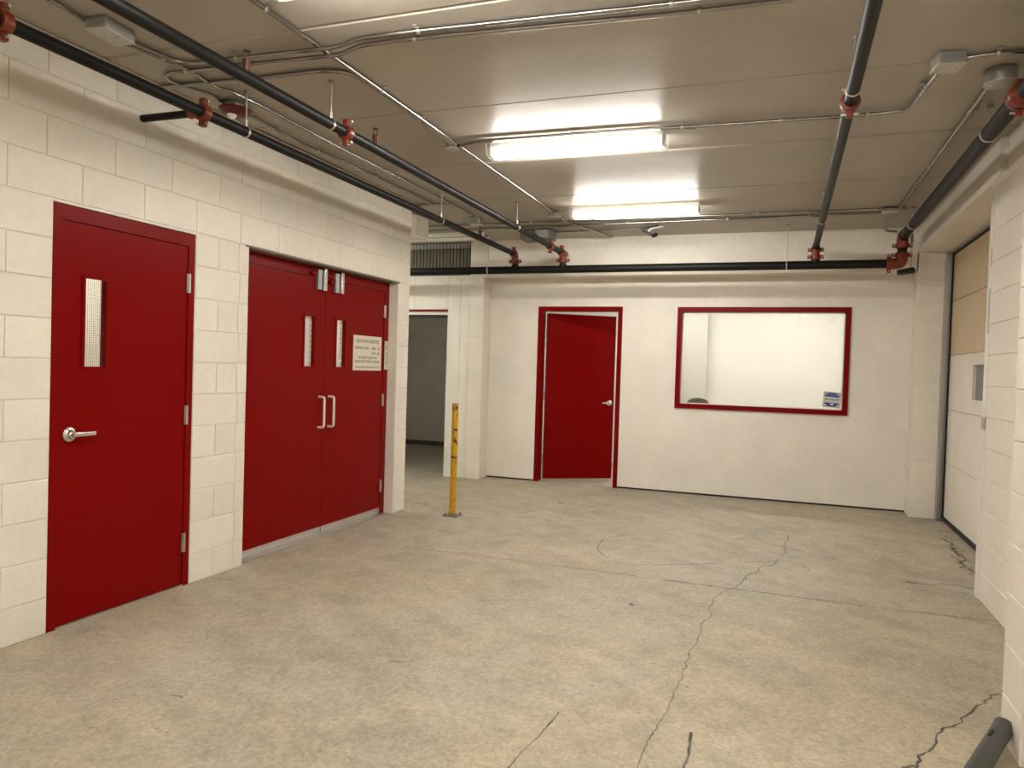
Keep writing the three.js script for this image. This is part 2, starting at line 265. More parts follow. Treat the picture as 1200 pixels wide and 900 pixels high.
// left wall: mortar core with two openings, blocks laid on it
const D1 = [2.77, 3.745], D2 = [4.24, 6.36], DH = 2.2;
const wallLeft = structure('wall_left', 'painted cream concrete block wall holding the red single door and red double doors', 'wall');
part('core', [box(XL - 0.2, XL - 0.006, 0, H, ZBACK, D1[0]), box(XL - 0.2, XL - 0.006, DH + 0.005, H, D1[0], D1[1]), box(XL - 0.2, XL - 0.006, 0, H, D1[1], D2[0]), box(XL - 0.2, XL - 0.006, DH + 0.03, H, D2[0], D2[1] + 0.006), box(XL - 0.2, XL - 0.006, 0, DH + 0.03, D2[1] + 0.006, WEND - 0.006), box(XL - 0.2, XL - 0.006, DH + 0.03, H, D2[1] + 0.006, WEND - 0.006)], M.mortar, wallLeft);
layBlocks(wallLeft, 1.14, WEND, 0, H - 0.002, [[D1[0], D1[1], 0, DH - 0.01], [D2[0], D2[1], 0, DH + 0.02]], k => series(k % 2 ? 3.745 : 3.948, 1.1, 6.5), (u, v, j) => V(XL + j, v, u), Math.PI / 2, k => k < 11 ? [4.14] : [], 0.06, 0.0019);
// end face of the left wall (turning into the passage)
layBlocks(wallLeft, XL - 0.2, XL - 0.004, 0, H - 0.002, [], () => [], (u, v) => V(u, v, WEND + 0.001), Math.PI, () => [], 0.02);
// plaster reveal beside and above the double doors
part('reveal', [box(XL - 0.2, XL - 0.01, 0, DH + 0.005, D2[1], D2[1] + 0.005)], M.block[0], wallLeft);
part('lintel_plate', box(XL - 0.2, XL + 0.002, DH + 0.006, DH + 0.018, D2[0] - 0.04, D2[1] + 0.03), M.plate, wallLeft);

// right side
const wallRight = structure('wall_right', 'painted concrete block wall on the garage door side', 'wall');
part('core', [box(XN, XN + 0.4, 0, H, ZBACK, 5.12), box(XR + 0.006, 1.75, 0, 2.755, 5.0, 5.74), box(XN, 1.75, 2.755, H, 5.0, 5.63)], M.mortar, wallRight);
part('upper_wall', box(XN - 0.004, XN, 2.74, H, 2.2, 5.63), M.beam, wallRight);
layBlocks(wallRight, 4.3, 5.74, 0, 2.755, [], k => [4.5, 4.93], (u, v, j) => V(XR + j, v, u), -Math.PI / 2, () => [], 0.045);
const header = structure('lintel_right', 'cream concrete header beam spanning over the garage door', 'beam');
part('beam', box(XR, 1.75, 2.76, H, 5.63, ZB + 0.1), M.beam, header);
const nearCol = structure('column_near', 'cream block column with shaded edge in front of the right wall', 'column');
part('core', box(0.876, XN, 0, H, 3.266, 3.514), M.mortar, nearCol);
layBlocks(nearCol, 3.26, 3.52, 0, H - 0.01, [], () => [], (u, v, j) => V(0.87 + j, v, u), -Math.PI / 2, () => [], 0.03);
layBlocks(nearCol, 0.872, XN, 0, H - 0.01, [], k => k % 2 ? [1.07] : [], (u, v, j) => V(u, v, 3.26 + j), 0, () => [], 0.03);
layBlocks(nearCol, 0.872, XN, 0, H - 0.01, [], k => k % 2 ? [1.07] : [], (u, v, j) => V(u, v, 3.52 + j), Math.PI, () => [], 0.03);

// back wall
const DO = [-2.97, -1.89, 2.222], WI = [-1.228, 0.66, 1.018, 2.217];
const wallBack = structure('wall_back', 'smooth off-white wall with the ajar red door and red framed window', 'wall');
const Z2 = ZB + 0.13;
part('panel', [box(-3.64, DO[0], 0.022, 2.57, ZB, Z2), box(DO[0], DO[1], DO[2], 2.57, ZB, Z2), box(DO[1], WI[0], 0.022, 2.57, ZB, Z2), box(WI[0], WI[1], 0.022, WI[2], ZB, Z2), box(WI[0], WI[1], WI[3], 2.57, ZB, Z2), box(WI[1], 1.30, 0.022, 2.57, ZB, Z2)], M.drywall, wallBack);
part('sole_plate', [box(-3.64, DO[0], 0, 0.022, ZB + 0.03, Z2 - 0.01), box(DO[1], 1.30, 0, 0.022, ZB + 0.03, Z2 - 0.01)], M.black, wallBack);
const beamBack = structure('lintel_back', 'cream concrete beam along the top of the back wall behind the black main pipe', 'beam');
part('beam', box(-3.815, XR, 2.572, H, ZF, Z2 + 0.05), M.beam, beamBack);
const pierL = structure('pillar_passage', 'slim cream block pier between the passage opening and the back wall', 'pillar');
part('core', box(-3.815, -3.626, 0, 2.572, ZF + 0.006, Z2), M.mortar, pierL);
layBlocks(pierL, -3.82, -3.622, 0, 2.572, [], () => [], (u, v, j) => V(u, v, ZF + j), 0, () => [], 0.03);
layBlocks(pierL, ZF, ZB - 0.002, 0, 2.572, [], () => [], (u, v, j) => V(-3.62 + j, v, u), Math.PI / 2, () => [], 0.03);
const pierR = structure('pillar_garage', 'cream block pier between the back wall and the garage door track', 'pillar');
part('core', box(1.266, 1.75, 0, 2.76, 8.776, Z2), M.mortar, pierR);
layBlocks(pierR, 1.26, 1.54, 0, 2.758, [], () => [], (u, v, j) => V(u, v, 8.77 + j), 0, () => [], 0.03);
layBlocks(pierR, 8.774, ZB - 0.002, 0, 2.57, [], () => [], (u, v, j) => V(1.26 + j, v, u), -Math.PI / 2, () => [], 0.03);
part('render_patch', box(1.262, 1.53, 2.60, 2.758, 8.764, 8.77), M.beam, pierR);

// passage on the far side of the left wall: white panel wall with an opening
const OPX = [-5.15, -4.13, 2.16], ZP = 8.83;
const wallPass = structure('wall_passage', 'off-white panel wall around the dark passage opening', 'wall');
for (const [a, b, c, d] of [[OPX[1], -3.955, 0, 2.6], [-3.951, -3.822, 0, 2.6], [-4.62, OPX[1] - 0.003, OPX[2] + 0.003, 2.6], [-5.15, -4.624, OPX[2] + 0.003, 2.6], [-6.3, -5.153, 0, 2.6]]) part('panel', box(a, b, c, d, ZP, ZP + 0.1), M.panel, wallPass);
part('backing', [box(-6.3, -3.82, 2.6, H, ZP + 0.16, ZP + 0.2)], M.drywall, wallPass);
part('passage_end_wall', box(-6.5, -6.3, 0, H, WEND - 0.2, ZP + 0.1), M.panel, wallPass);
part('partition', box(-6.5, XL - 0.2, 0, H, WEND - 0.2, WEND - 0.006), M.drywall, wallPass);
// dark store beyond the opening
const store = structure('wall_store', 'dim grey walls of the unlit room beyond the passage opening', 'wall');
part('far_wall', box(-7.6, -3.85, 0, H, 12.25, 12.4), M.drywall, store);
part('side_wall', box(-7.7, -7.6, 0, H, ZP, 12.4), M.drywall, store); part('side_wall', box(-3.86, -3.83, 0, H, Z2, 12.4), M.drywall, store);
part('side_wall', box(-7.6, -6.3, 0, H, ZP, ZP + 0.1), M.drywall, store);
part('store_ceiling', box(-7.7, -3.83, H, H + 0.1, ZP + 0.2, 12.4), M.drywall, store);
part('kerb', box(-7.6, -3.85, 0, 0.07, 12.13, 12.25), M.fluted, store);
// office behind the window
const office = structure('wall_office', 'bright white walls of the lit office seen through the window', 'wall');
part('far_wall', box(-3.6, 1.7, 0, 2.9, 11.6, 11.75), M.officeWall, office); part('side_wall', box(-3.75, -3.6, 0, 2.9, Z2, 11.75), M.officeWall, office); part('side_wall', box(1.6, 1.75, 0, 2.9, Z2, 11.75), M.officeWall, office);
part('office_ceiling', box(-3.75, 1.75, 2.8, 2.9, Z2 + 0.06, 11.75), M.officeWall, office);
part('pilaster', [box(-1.42, -1.10, 0, 2.8, 11.42, 11.6), box(-1.47, -1.42, 0, 2.8, 11.40, 11.6)], M.officeTrim, office);
// room behind the single door and lift lobby behind the double doors
const storeL = structure('wall_stair', 'cream block wall seen through the narrow wired glass of the single door', 'wall');
part('core', box(-5.4, -5.206, 0, H, 1.2, 6.4), M.mortar, storeL);
layBlocks(storeL, 2.6, 5.4, 0.6, 2.6, [], k => series(k % 2 ? 3.74 : 3.94, 2.6, 5.4), (u, v, j) => V(-5.2 + j, v, u), Math.PI / 2, () => [], 0.03);
part('partition', box(-5.4, XL - 0.2, 0, H, 1.1, 1.2), M.drywall, storeL); part('partition', box(-5.2, XL - 0.2, 0, H, 4.05, 4.12), M.drywall, storeL);
part('lift_lobby_wall', box(-4.6, -4.5, 0, H, 4.12, 6.4), M.drywall, storeL);
// behind the camera
const wallRear = structure('wall_rear', 'cream block wall closing the bay behind the viewer', 'wall');
part('core', box(XL - 0.2, 1.7, 0, H, ZBACK - 0.2, ZBACK), M.block[0], wallRear);

// ---------------- ceiling of hollow-core planks
const ceiling = structure('ceiling', 'glossy painted concrete plank ceiling with seams between planks', 'ceiling');
{
  const edges = [-3.2, -1.72, -0.53, 0.67, 1.86, 3.06, 4.275, 5.465, 6.655, 7.86, 9.3];
  for (let i = 0; i < edges.length - 1; i++) {
    const a = edges[i], b = edges[i + 1], w = b - a - 0.009, lift = [0, 2, 0, 3, 1, 0, 7, 1, 4, 1][i] * 0.001, xl = i < 8 ? -5.6 : -6.6;
    const s = new THREE.Shape(), c = 0.012, y0 = H + lift, y1 = H + 0.2; s.moveTo(-w / 2 + c, y0); s.lineTo(w / 2 - c, y0); s.lineTo(w / 2, y0 + c); s.lineTo(w / 2, y1); s.lineTo(-w / 2, y1); s.lineTo(-w / 2, y0 + c); s.closePath();
    const g = new THREE.ExtrudeGeometry(s, { depth: 1.75 - (i < 5 ? -5.6 : -6.6), bevelEnabled: false }); g.rotateY(Math.PI / 2); g.translate(i < 5 ? -5.6 : -6.6, 0, -(a + b) / 2);
    part('plank', metreUV(g), M.ceiling, ceiling);
  }
  part('topping', box(-6.6, 1.75, H + 0.2, H + 0.28, -3.2, 9.3), M.grout, ceiling);
}

// ================================================================ DOORS AND WINDOW
function hinge(parent, p, h = 0.115, axisOff = 0) {               // knuckle with plate, for doors facing +x
  const k = []; for (let i = 0; i < 5; i++) k.push(cyl(new THREE.Vector3(0, -h / 2 + i * h / 5 + 0.001, 0), new THREE.Vector3(0, -h / 2 + (i + 1) * h / 5 - 0.001, 0), 0.0085, 12));
  const pl = new THREE.BoxGeometry(0.003, h, 0.03); k.push(pl.translate(-0.006, 0, 0));
  return part('hinge', k, M.satin, parent, p);
}
// a leaf lying in the y-z plane facing +x with a cut-out for a vision panel. u = depth
function leafGeo(u0, u1, v0, v1, x0, x1, hole) {
  if (!hole) return box(x0, x1, v0, v1, u0, u1);
  const [a, b, c, d] = hole; return merge([box(x0, x1, v0, v1, u0, a), box(x0, x1, v0, v1, b, u1), box(x0, x1, v0, c, a, b), box(x0, x1, d, v1, a, b)]);
}
function visionKit(parent, hole, xf, mesh) {                       // red beads, glass, mesh; as sub-parts of the leaf
  const [a, b, c, d] = hole, w = 0.014;
  part('glazing_bead', [box(xf, xf + 0.006, c - w, d + w, a - w, a + 0.004), box(xf, xf + 0.006, c - w, d + w, b - 0.004, b + w), box(xf, xf + 0.006, c - w, c + 0.004, a + 0.004, b - 0.004), box(xf, xf + 0.006, d - 0.004, d + w, a + 0.004, b - 0.004)], M.redFrame, parent);
  part('glass_pane', box(xf - 0.025, xf - 0.021, c, d, a, b), M.glass, parent);
  const g = [], xg = xf - 0.029;
  if (mesh === 'square') { for (let v = c + 0.006; v < d; v += 0.0127) g.push(box(xg, xg + 0.0014, v, v + 0.0014, a, b)); for (let u = a + 0.006; u < b; u += 0.0127) g.push(box(xg, xg + 0.0014, c, d, u, u + 0.0014)); part('wire_mesh', g, M.wire, parent); }
  else {
    const sh = new THREE.Shape(); sh.moveTo(a, c); sh.lineTo(b, c); sh.lineTo(b, d); sh.lineTo(a, d); sh.closePath();
    let row = 0; for (let v = c + 0.012; v < d - 0.008; v += 0.0215, row++) for (let u = a + 0.014 + (row % 2) * 0.0155; u < b - 0.012; u += 0.031) { const h = new THREE.Path(); h.moveTo(u - 0.011, v); h.lineTo(u, v - 0.0135); h.lineTo(u + 0.011, v); h.lineTo(u, v + 0.0135); h.closePath(); sh.holes.push(h); }
    const e = new THREE.ExtrudeGeometry(sh, { depth: 0.002, bevelEnabled: false }); e.rotateY(Math.PI / 2); e.translate(xg - 0.004, 0, 0); part('expanded_metal_grille', e, M.whiteMetal, parent);
  }
}
// ---- single door
const door1 = structure('door_1', 'red steel single door with a tall narrow wired glass panel and chrome lever', 'door');
{
  const xf = XL - 0.006, [a, b] = D1, j = 0.052, hd = 0.075;
  part('frame', [box(xf - 0.13, xf, 0, DH, a + 0.002, a + j), box(xf - 0.13, xf, 0, DH, b - j, b - 0.002), box(xf - 0.13, xf, DH - hd, DH, a + j, b - j), box(xf - 0.13, xf - 0.055, 0, DH - hd, a + j, a + j + 0.014), box(xf - 0.13, xf - 0.055, 0, DH - hd, b - j - 0.014, b - j), box(xf - 0.13, xf - 0.055, DH - hd - 0.014, DH - hd, a + j + 0.014, b - j - 0.014)], M.redFrame, door1);
  const la = a + j + 0.004, lb = b - j - 0.003, lx = xf - 0.006, hole = [2.965, 3.105, 1.365, 1.842];
  const leaf = part('door_leaf', leafGeo(la, lb, 0.014, DH - hd - 0.004, lx - 0.044, lx, hole), M.red, door1);
  visionKit(leaf, hole, lx, 'square');
  const hy = 1.012, hu = 2.885;
  const rose = new THREE.LatheGeometry([[0, 0.03], [0.017, 0.03], [0.020, 0.027], [0.020, 0.012], [0.036, 0.011], [0.039, 0.007], [0.039, 0]].map(p => new THREE.Vector2(...p)), 32); rose.rotateZ(-Math.PI / 2);
  const lev = []; const rb = rbox(0.013, 0.024, 0.132, 0.005, 2); rb.translate(0.046, 0, -0.066 + 0.005); lev.push(rose, cyl(new THREE.Vector3(0.02, 0, 0), new THREE.Vector3(0.05, 0, 0), 0.011, 16), rb);
  const lh = part('lever_handle', lev, M.chrome, leaf, V(lx, hy, hu)); lh.userData.label = 'chrome lever handle on a round rose';
  part('threshold', box(xf - 0.13, xf + 0.004, 0, 0.012, a + j, b - j), M.satin, door1);
  for (const y of [1.895, 1.075, 0.275]) hinge(door1, V(xf + 0.006, y, b - j + 0.002), 0.118);
}
// ---- double doors in a recess
const door2 = structure('door_2', 'pair of red steel doors with pull handles, lattice panels and top latches', 'door');
{
  const xf = -3.595, [a, b] = D2, hd = 0.085, ja = 4.30, jb = 6.275, top = DH + 0.004, mid = 5.31;
  part('frame', [box(xf - 0.1, xf, 0, top, a + 0.003, ja), box(xf - 0.1, xf, 0, top, jb, b - 0.003), box(xf - 0.1, xf, top - hd, top, ja, jb)], M.redFrame, door2);
  const lx = xf - 0.004, tp = top - hd - 0.005;
  for (const [p, q, hole] of [[ja + 0.004, mid - 0.002, [5.025, 5.165, 1.39, 1.80]], [mid + 0.002, jb - 0.004, [5.475, 5.615, 1.39, 1.80]]]) {
    const leaf = part('door_leaf', leafGeo(p, q, 0.012, tp, lx - 0.044, lx, hole), M.red, door2); visionKit(leaf, hole, lx, 'diamond');
    const first = p < 5, hu = first ? 5.245 : 5.385, hx = lx;
    const pull = part('pull_handle', sweep(bends([new THREE.Vector3(0, 0.125, 0), new THREE.Vector3(0.055, 0.125, 0), new THREE.Vector3(0.055, -0.125, 0), new THREE.Vector3(0, -0.125, 0)], 0.022), 0.0105, 12), M.pullWhite, leaf, V(hx, 1.02, hu)); pull.userData.label = 'pale bent pull handle';
    const su = first ? 5.21 : 5.46;                                   // top latch: housing, polished cap, bracket
    const la = part('top_latch', [rbox(0.028, 0.165, 0.055, 0.004, 1).translate(0.014, 0, 0.02)], M.boxSteel, leaf, V(lx, 2.10, su));
    part('latch_cover', [rbox(0.04, 0.185, 0.034, 0.006, 2).translate(0.03, 0.005, -0.032)], M.chrome, door2, V(lx, 2.10, su));
    part('latch_bracket', [rbox(0.03, 0.03, 0.06, 0.003).translate(0.015, 0.012, first ? 0.10 : 0.09), rbox(0.018, 0.018, 0.16, 0.003).translate(0.012, 0.05, 0.06)], M.redFrame, door2, V(lx, first ? 2.13 : 2.09, su));
    part('kick_sweep', box(lx, lx + 0.004, 0.014, 0.062, p + 0.004, q - 0.004), M.satin, leaf);
  }
  part('threshold', box(xf - 0.1, XL - 0.02, 0, 0.011, ja, jb), M.satin, door2);
  for (const y of [1.93, 1.09, 0.27]) { hinge(door2, V(xf + 0.008, y, ja + 0.005), 0.118); hinge(door2, V(xf + 0.008, y, jb - 0.001), 0.118); }
}
// notices on the double door
function canvasMat(w, h, draw, rough = 0.5) { const c = document.createElement('canvas'); c.width = w; c.height = h; const g = c.getContext('2d'); draw(g, w, h); const t = new THREE.CanvasTexture(c); t.colorSpace = THREE.SRGBColorSpace; return std(lin(1, 1, 1), rough, { map: t }); }
{
  const m = canvasMat(768, 512, (g, w, h) => {
    g.fillStyle = '#d9d0be'; g.fillRect(0, 0, w, h); g.fillStyle = '#4a463e'; g.textAlign = 'center'; g.textBaseline = 'middle';
    g.font = 'bold 66px sans-serif'; g.fillText('ELEVATOR LIMITED', w / 2, 78, 660);
    g.font = 'bold 50px sans-serif'; g.textAlign = 'left'; g.fillText('MAXIMUM LOAD:', 50, 180, 370); g.textAlign = 'right'; g.fillText('5000', 600, 180); g.fillText('LB', 715, 182); g.fillText('2268', 600, 252); g.fillText('KG', 715, 254);
    g.textAlign = 'center'; g.font = 'bold 48px sans-serif'; g.fillText('NO RIDERS EXCEPT AN', w / 2, 322, 500); g.fillText('OPERATOR OR FREIGHT HANDLER', w / 2, 380, 670);
    g.font = 'bold 30px sans-serif'; g.fillText('LICENSED UNDER THE ELEVATING DEVICES ACT', w / 2, 462, 680);
  });
  const s = thing('notice_sign', 'white lettered notice sheet fixed to the red double door', 'sign', V(-3.597, 1.525, 5.99));
  const g = new THREE.BoxGeometry(0.49, 0.315, 0.003); g.rotateY(Math.PI / 2); part('sheet', g, m, s);
  const m2 = canvasMat(128, 512, (g2, w, h) => { g2.fillStyle = '#cfc5ae'; g2.fillRect(0, 0, w, h); g2.fillStyle = '#2b2822'; g2.textAlign = 'center'; g2.textBaseline = 'middle'; g2.font = 'bold 88px sans-serif'; g2.fillText('C', w / 2, 120); g2.fillStyle = '#7d7564'; g2.font = 'bold 70px sans-serif'; g2.fillText('o', w / 2, 215); g2.fillText('n', w / 2, 305); g2.fillText('8', w / 2, 395); });
  const s2 = thing('frame_sticker', 'narrow cream sticker on the jamb of the red double doors', 'sticker', V(-3.592, 1.515, 6.322));
  const h = new THREE.BoxGeometry(0.07, 0.27, 0.002); h.rotateY(Math.PI / 2); part('sheet', h, m2, s2);
}
// ---- back door, ajar into the office
const door3 = structure('door_3', 'red steel door standing ajar in its red frame beside the window', 'door');
{
  const [a, b, t] = DO, j = 0.055; const f0 = ZB - 0.008, f1 = Z2 + 0.008;
  part('frame', [box(a, a + j, 0, t, f0, f1), box(b - j, b, 0, t, f0, f1), box(a + j, b - j, t - j, t, f0, f1)], M.redFrame, door3);
  const leaf = part('door_leaf', new THREE.BoxGeometry(0.93, 2.125, 0.044).translate(0.93 / 2, 2.125 / 2, 0), M.red, door3, V(a + j + 0.02, 0.022, Z2 + 0.012));
  leaf.rotation.y = 33 * Math.PI / 180;
  const rose = new THREE.LatheGeometry([[0, 0.03], [0.018, 0.03], [0.02, 0.012], [0.036, 0.011], [0.039, 0]].map(p => new THREE.Vector2(...p)), 24); rose.rotateX(Math.PI / 2);
  part('lever_handle', [rose, rbox(0.115, 0.022, 0.013, 0.005, 2).translate(-0.055, 0, 0.047), cyl(new THREE.Vector3(0, 0, 0.02), new THREE.Vector3(0, 0, 0.05), 0.011)], M.chrome, leaf, new THREE.Vector3(0.868, 0.99, 0.022));
  part('latch_plate', new THREE.BoxGeometry(0.003, 0.16, 0.03), M.satin, leaf, new THREE.Vector3(0.931, 0.99, 0));
  for (const y of [1.9, 1.08, 0.28]) part('hinge', [cyl(new THREE.Vector3(0, -0.058, 0), new THREE.Vector3(0, 0.058, 0), 0.009, 12)], M.satin, door3, V(a + j + 0.007, y, Z2 + 0.002));
  part('strike_plate', box(b - j - 0.003, b - j, 0.93, 1.09, Z2 - 0.09, Z2 - 0.05), M.satin, door3);
}
// ---- office window
const win = structure('window_1', 'wide fixed office window in a red frame on the back wall', 'window');
{
  const [a, b, c, d] = WI, j = 0.055, f0 = ZB - 0.022, f1 = Z2 + 0.01;
  part('frame', [box(a, a + j, c, d, f0, f1 - 0.06), box(b - j, b, c, d, f0, f1 - 0.06), box(a + j, b - j, d - j, d, f0, f1 - 0.06), box(a + j, b - j, c, c + j, f0, f1 - 0.06)], M.redFrame, win);
  part('inner_frame', [box(a, a + j, c, d, f1 - 0.06, f1), box(b - j, b, c, d, f1 - 0.06, f1), box(a + j, b - j, d - j, d, f1 - 0.06, f1), box(a + j, b - j, c, c + j, f1 - 0.06, f1)], M.officeWall, win);
  part('stop', [box(a + j, a + j + 0.012, c + j, d - j, ZB + 0.05, ZB + 0.075), box(b - j - 0.012, b - j, c + j, d - j, ZB + 0.05, ZB + 0.075), box(a + j, b - j, d - j - 0.012, d - j, ZB + 0.05, ZB + 0.075), box(a + j, b - j, c + j, c + j + 0.012, ZB + 0.05, ZB + 0.075)], M.whiteMetal, win);
  part('glass_pane', box(a + j, b - j, c + j, d - j, ZB + 0.04, ZB + 0.046), M.glass, win);
  const m = canvasMat(256, 256, (g, w, h) => {
    g.fillStyle = '#b9b4a2'; g.fillRect(0, 0, w, h); g.fillStyle = '#d9d8cf'; g.beginPath(); g.moveTo(80, 8); g.lineTo(176, 8); g.lineTo(248, 80); g.lineTo(248, 176); g.lineTo(176, 248); g.lineTo(80, 248); g.lineTo(8, 176); g.lineTo(8, 80); g.closePath(); g.fill();
    g.fillStyle = '#1d3f94'; g.beginPath(); g.moveTo(80, 12); g.lineTo(176, 12); g.lineTo(244, 82); g.lineTo(12, 82); g.closePath(); g.fill(); g.beginPath(); g.moveTo(12, 180); g.lineTo(244, 180); g.lineTo(176, 244); g.lineTo(80, 244); g.closePath(); g.fill();
    g.fillStyle = '#8fb0e0'; g.textAlign = 'center'; g.textBaseline = 'middle'; g.font = 'bold 26px sans-serif'; g.fillText('SECURITY', 128, 50); g.fillStyle = '#2a3560'; g.font = 'bold 50px sans-serif'; g.fillText('24 HOUR', 128, 124, 226); g.fillStyle = '#7a85b0'; g.fillRect(30, 158, 196, 6); g.fillStyle = '#e8eef8'; g.beginPath(); g.moveTo(90, 205); g.lineTo(170, 188); g.lineTo(146, 222); g.closePath(); g.fill();
  }, 0.35);
  const s = thing('window_sticker', 'small blue and white 24 hour sticker in the corner of the office window', 'sticker', V(0.497, 1.187, ZB + 0.038));
  const e = new THREE.BoxGeometry(0.178, 0.172, 0.001); const q = part('sheet', e, m, s); q.rotation.z = -0.06;
}
// ---- sectional garage door
const door4 = structure('door_4', 'sectional overhead garage door with two tan sections above white ones', 'door');
{
  const xd = 1.572, d0 = 5.66, d1 = 8.70, ys = [0.045, 0.598, 1.145, 1.694, 2.242, 2.72], mats = [M.doorWhite, M.doorWhite, M.doorWhite, M.doorTan, M.doorTan], wz = [[7.24, 7.66], [6.1, 6.52]], wy = [1.27, 1.59];
  for (let i = 0; i < 5; i++) {
    const y0 = ys[i] + 0.002, y1 = ys[i + 1] - 0.002; let g;
    if (i === 2) { const [p, q] = wz[0], [r, s] = wz[1]; g = [box(xd, xd + 0.045, y0, wy[0], d0, d1), box(xd, xd + 0.045, wy[1], y1, d0, d1), box(xd, xd + 0.045, wy[0], wy[1], d0, r), box(xd, xd + 0.045, wy[0], wy[1], s, p), box(xd, xd + 0.045, wy[0], wy[1], q, d1)]; } else g = [box(xd, xd + 0.045, y0 + 0.004, y1 - 0.004, d0, d1), box(xd + 0.004, xd + 0.04, y0, y1, d0, d1)];
    const sec = part('door_section', g, mats[i], door4);
    if (i === 2) for (const [p, q] of wz) { part('window_trim', [box(xd - 0.008, xd, wy[0] - 0.03, wy[0] + 0.006, p - 0.03, q + 0.03), box(xd - 0.008, xd, wy[1] - 0.006, wy[1] + 0.03, p - 0.03, q + 0.03), box(xd - 0.008, xd, wy[0] + 0.006, wy[1] - 0.006, p - 0.03, p + 0.006), box(xd - 0.008, xd, wy[0] + 0.006, wy[1] - 0.006, q - 0.006, q + 0.03)], M.whiteMetal, sec); part('pane', box(xd + 0.02, xd + 0.024, wy[0], wy[1], p, q), M.paneGrey, sec); }
  }
  part('weather_seal', [box(xd - 0.012, xd + 0.05, 0.03, 2.755, d1, d1 + 0.035), box(xd - 0.012, xd + 0.05, 2.715, 2.757, d0, d1 + 0.035), box(xd - 0.004, xd + 0.045, 0.0, 0.05, d0, d1)], M.rubber, door4);
  const trk = part('track', [box(1.50, 1.506, 0.01, 2.74, 8.68, 8.765), box(1.506, 1.575, 0.01, 2.74, 8.755, 8.762), box(1.545, 1.548, 0.01, 2.74, 8.70, 8.755)], M.galv, door4);
  for (const y of [0.25, 0.75, 1.25, 1.75, 2.05, 2.5]) part('bolt', cyl(V(1.499, y, 8.72), V(1.492, y, 8.72), 0.009, 8), M.satin, door4);
  part('track', [box(XR + 0.002, 1.60, 0.0, 2.758, 5.745, 5.79), box(XR - 0.004, XR + 0.05, 0.0, 2.70, 5.70, 5.79)], M.whiteMetal, door4);
  part('track_cover', [box(XR - 0.006, XR + 0.003, 1.75, 2.05, 5.705, 5.735), box(XR - 0.006, XR + 0.003, 2.2, 2.32, 5.705, 5.735), box(XR - 0.007, XR + 0.003, 1.12, 1.2, 5.70, 5.785)], M.galv, door4);
  part('head_angle', [box(1.535, 1.57, 2.735, 2.758, d0, 8.73)], M.galv, door4);
  part('outside_wall', box(1.72, 1.76, 0, 2.8, 5.5, 9.0), M.drywall, door4);
}
// ---- passage shutter head and ribbed screen
{
  const s = thing('shutter_head', 'thin red and black bottom bar of a raised shutter over the dark passage opening', 'shutter', V((OPX[0] + OPX[1]) / 2, OPX[2], ZP));
  const w = OPX[1] - OPX[0] - 0.006; part('red_trim', new THREE.BoxGeometry(w, 0.02, 0.02).translate(0, -0.012, 0.004), M.redFrame, s); part('white_slat', new THREE.BoxGeometry(w, 0.042, 0.02).translate(0, -0.044, -0.02), M.whiteMetal, s); part('rubber_bar', new THREE.BoxGeometry(w, 0.04, 0.03).translate(0, -0.086, -0.02), M.rubber, s);
  const r = thing('ribbed_screen', 'dark ribbed metal screen filling the gap above the passage panel wall', 'screen', V(-4.6, 2.6, ZP + 0.09));
  const ribs = [], top = []; for (let x = -1.5; x < 0.77; x += 0.048) { ribs.push(new THREE.BoxGeometry(0.036, 0.36, 0.03).translate(x, 0.18, 0)); top.push(new THREE.BoxGeometry(0.040, 0.06, 0.034).translate(x, 0.392, 0.004)); }
  part('ribs', [...ribs, new THREE.BoxGeometry(2.3, 0.36, 0.01).translate(-0.37, 0.18, -0.014)], M.fluted, r); part('top_strip', [...top, new THREE.BoxGeometry(2.3, 0.06, 0.012).translate(-0.37, 0.392, -0.014)], M.flutedTop, r);
  const b = thing('bulkhead_box', 'white boxed-in duct hanging from the passage ceiling past the wall end', 'duct', V(-3.95, 2.80, 7.25)); part('casing', rbox(0.46, 0.228, 0.3, 0.006).translate(0, 0.114, 0), M.drywall, b);
}

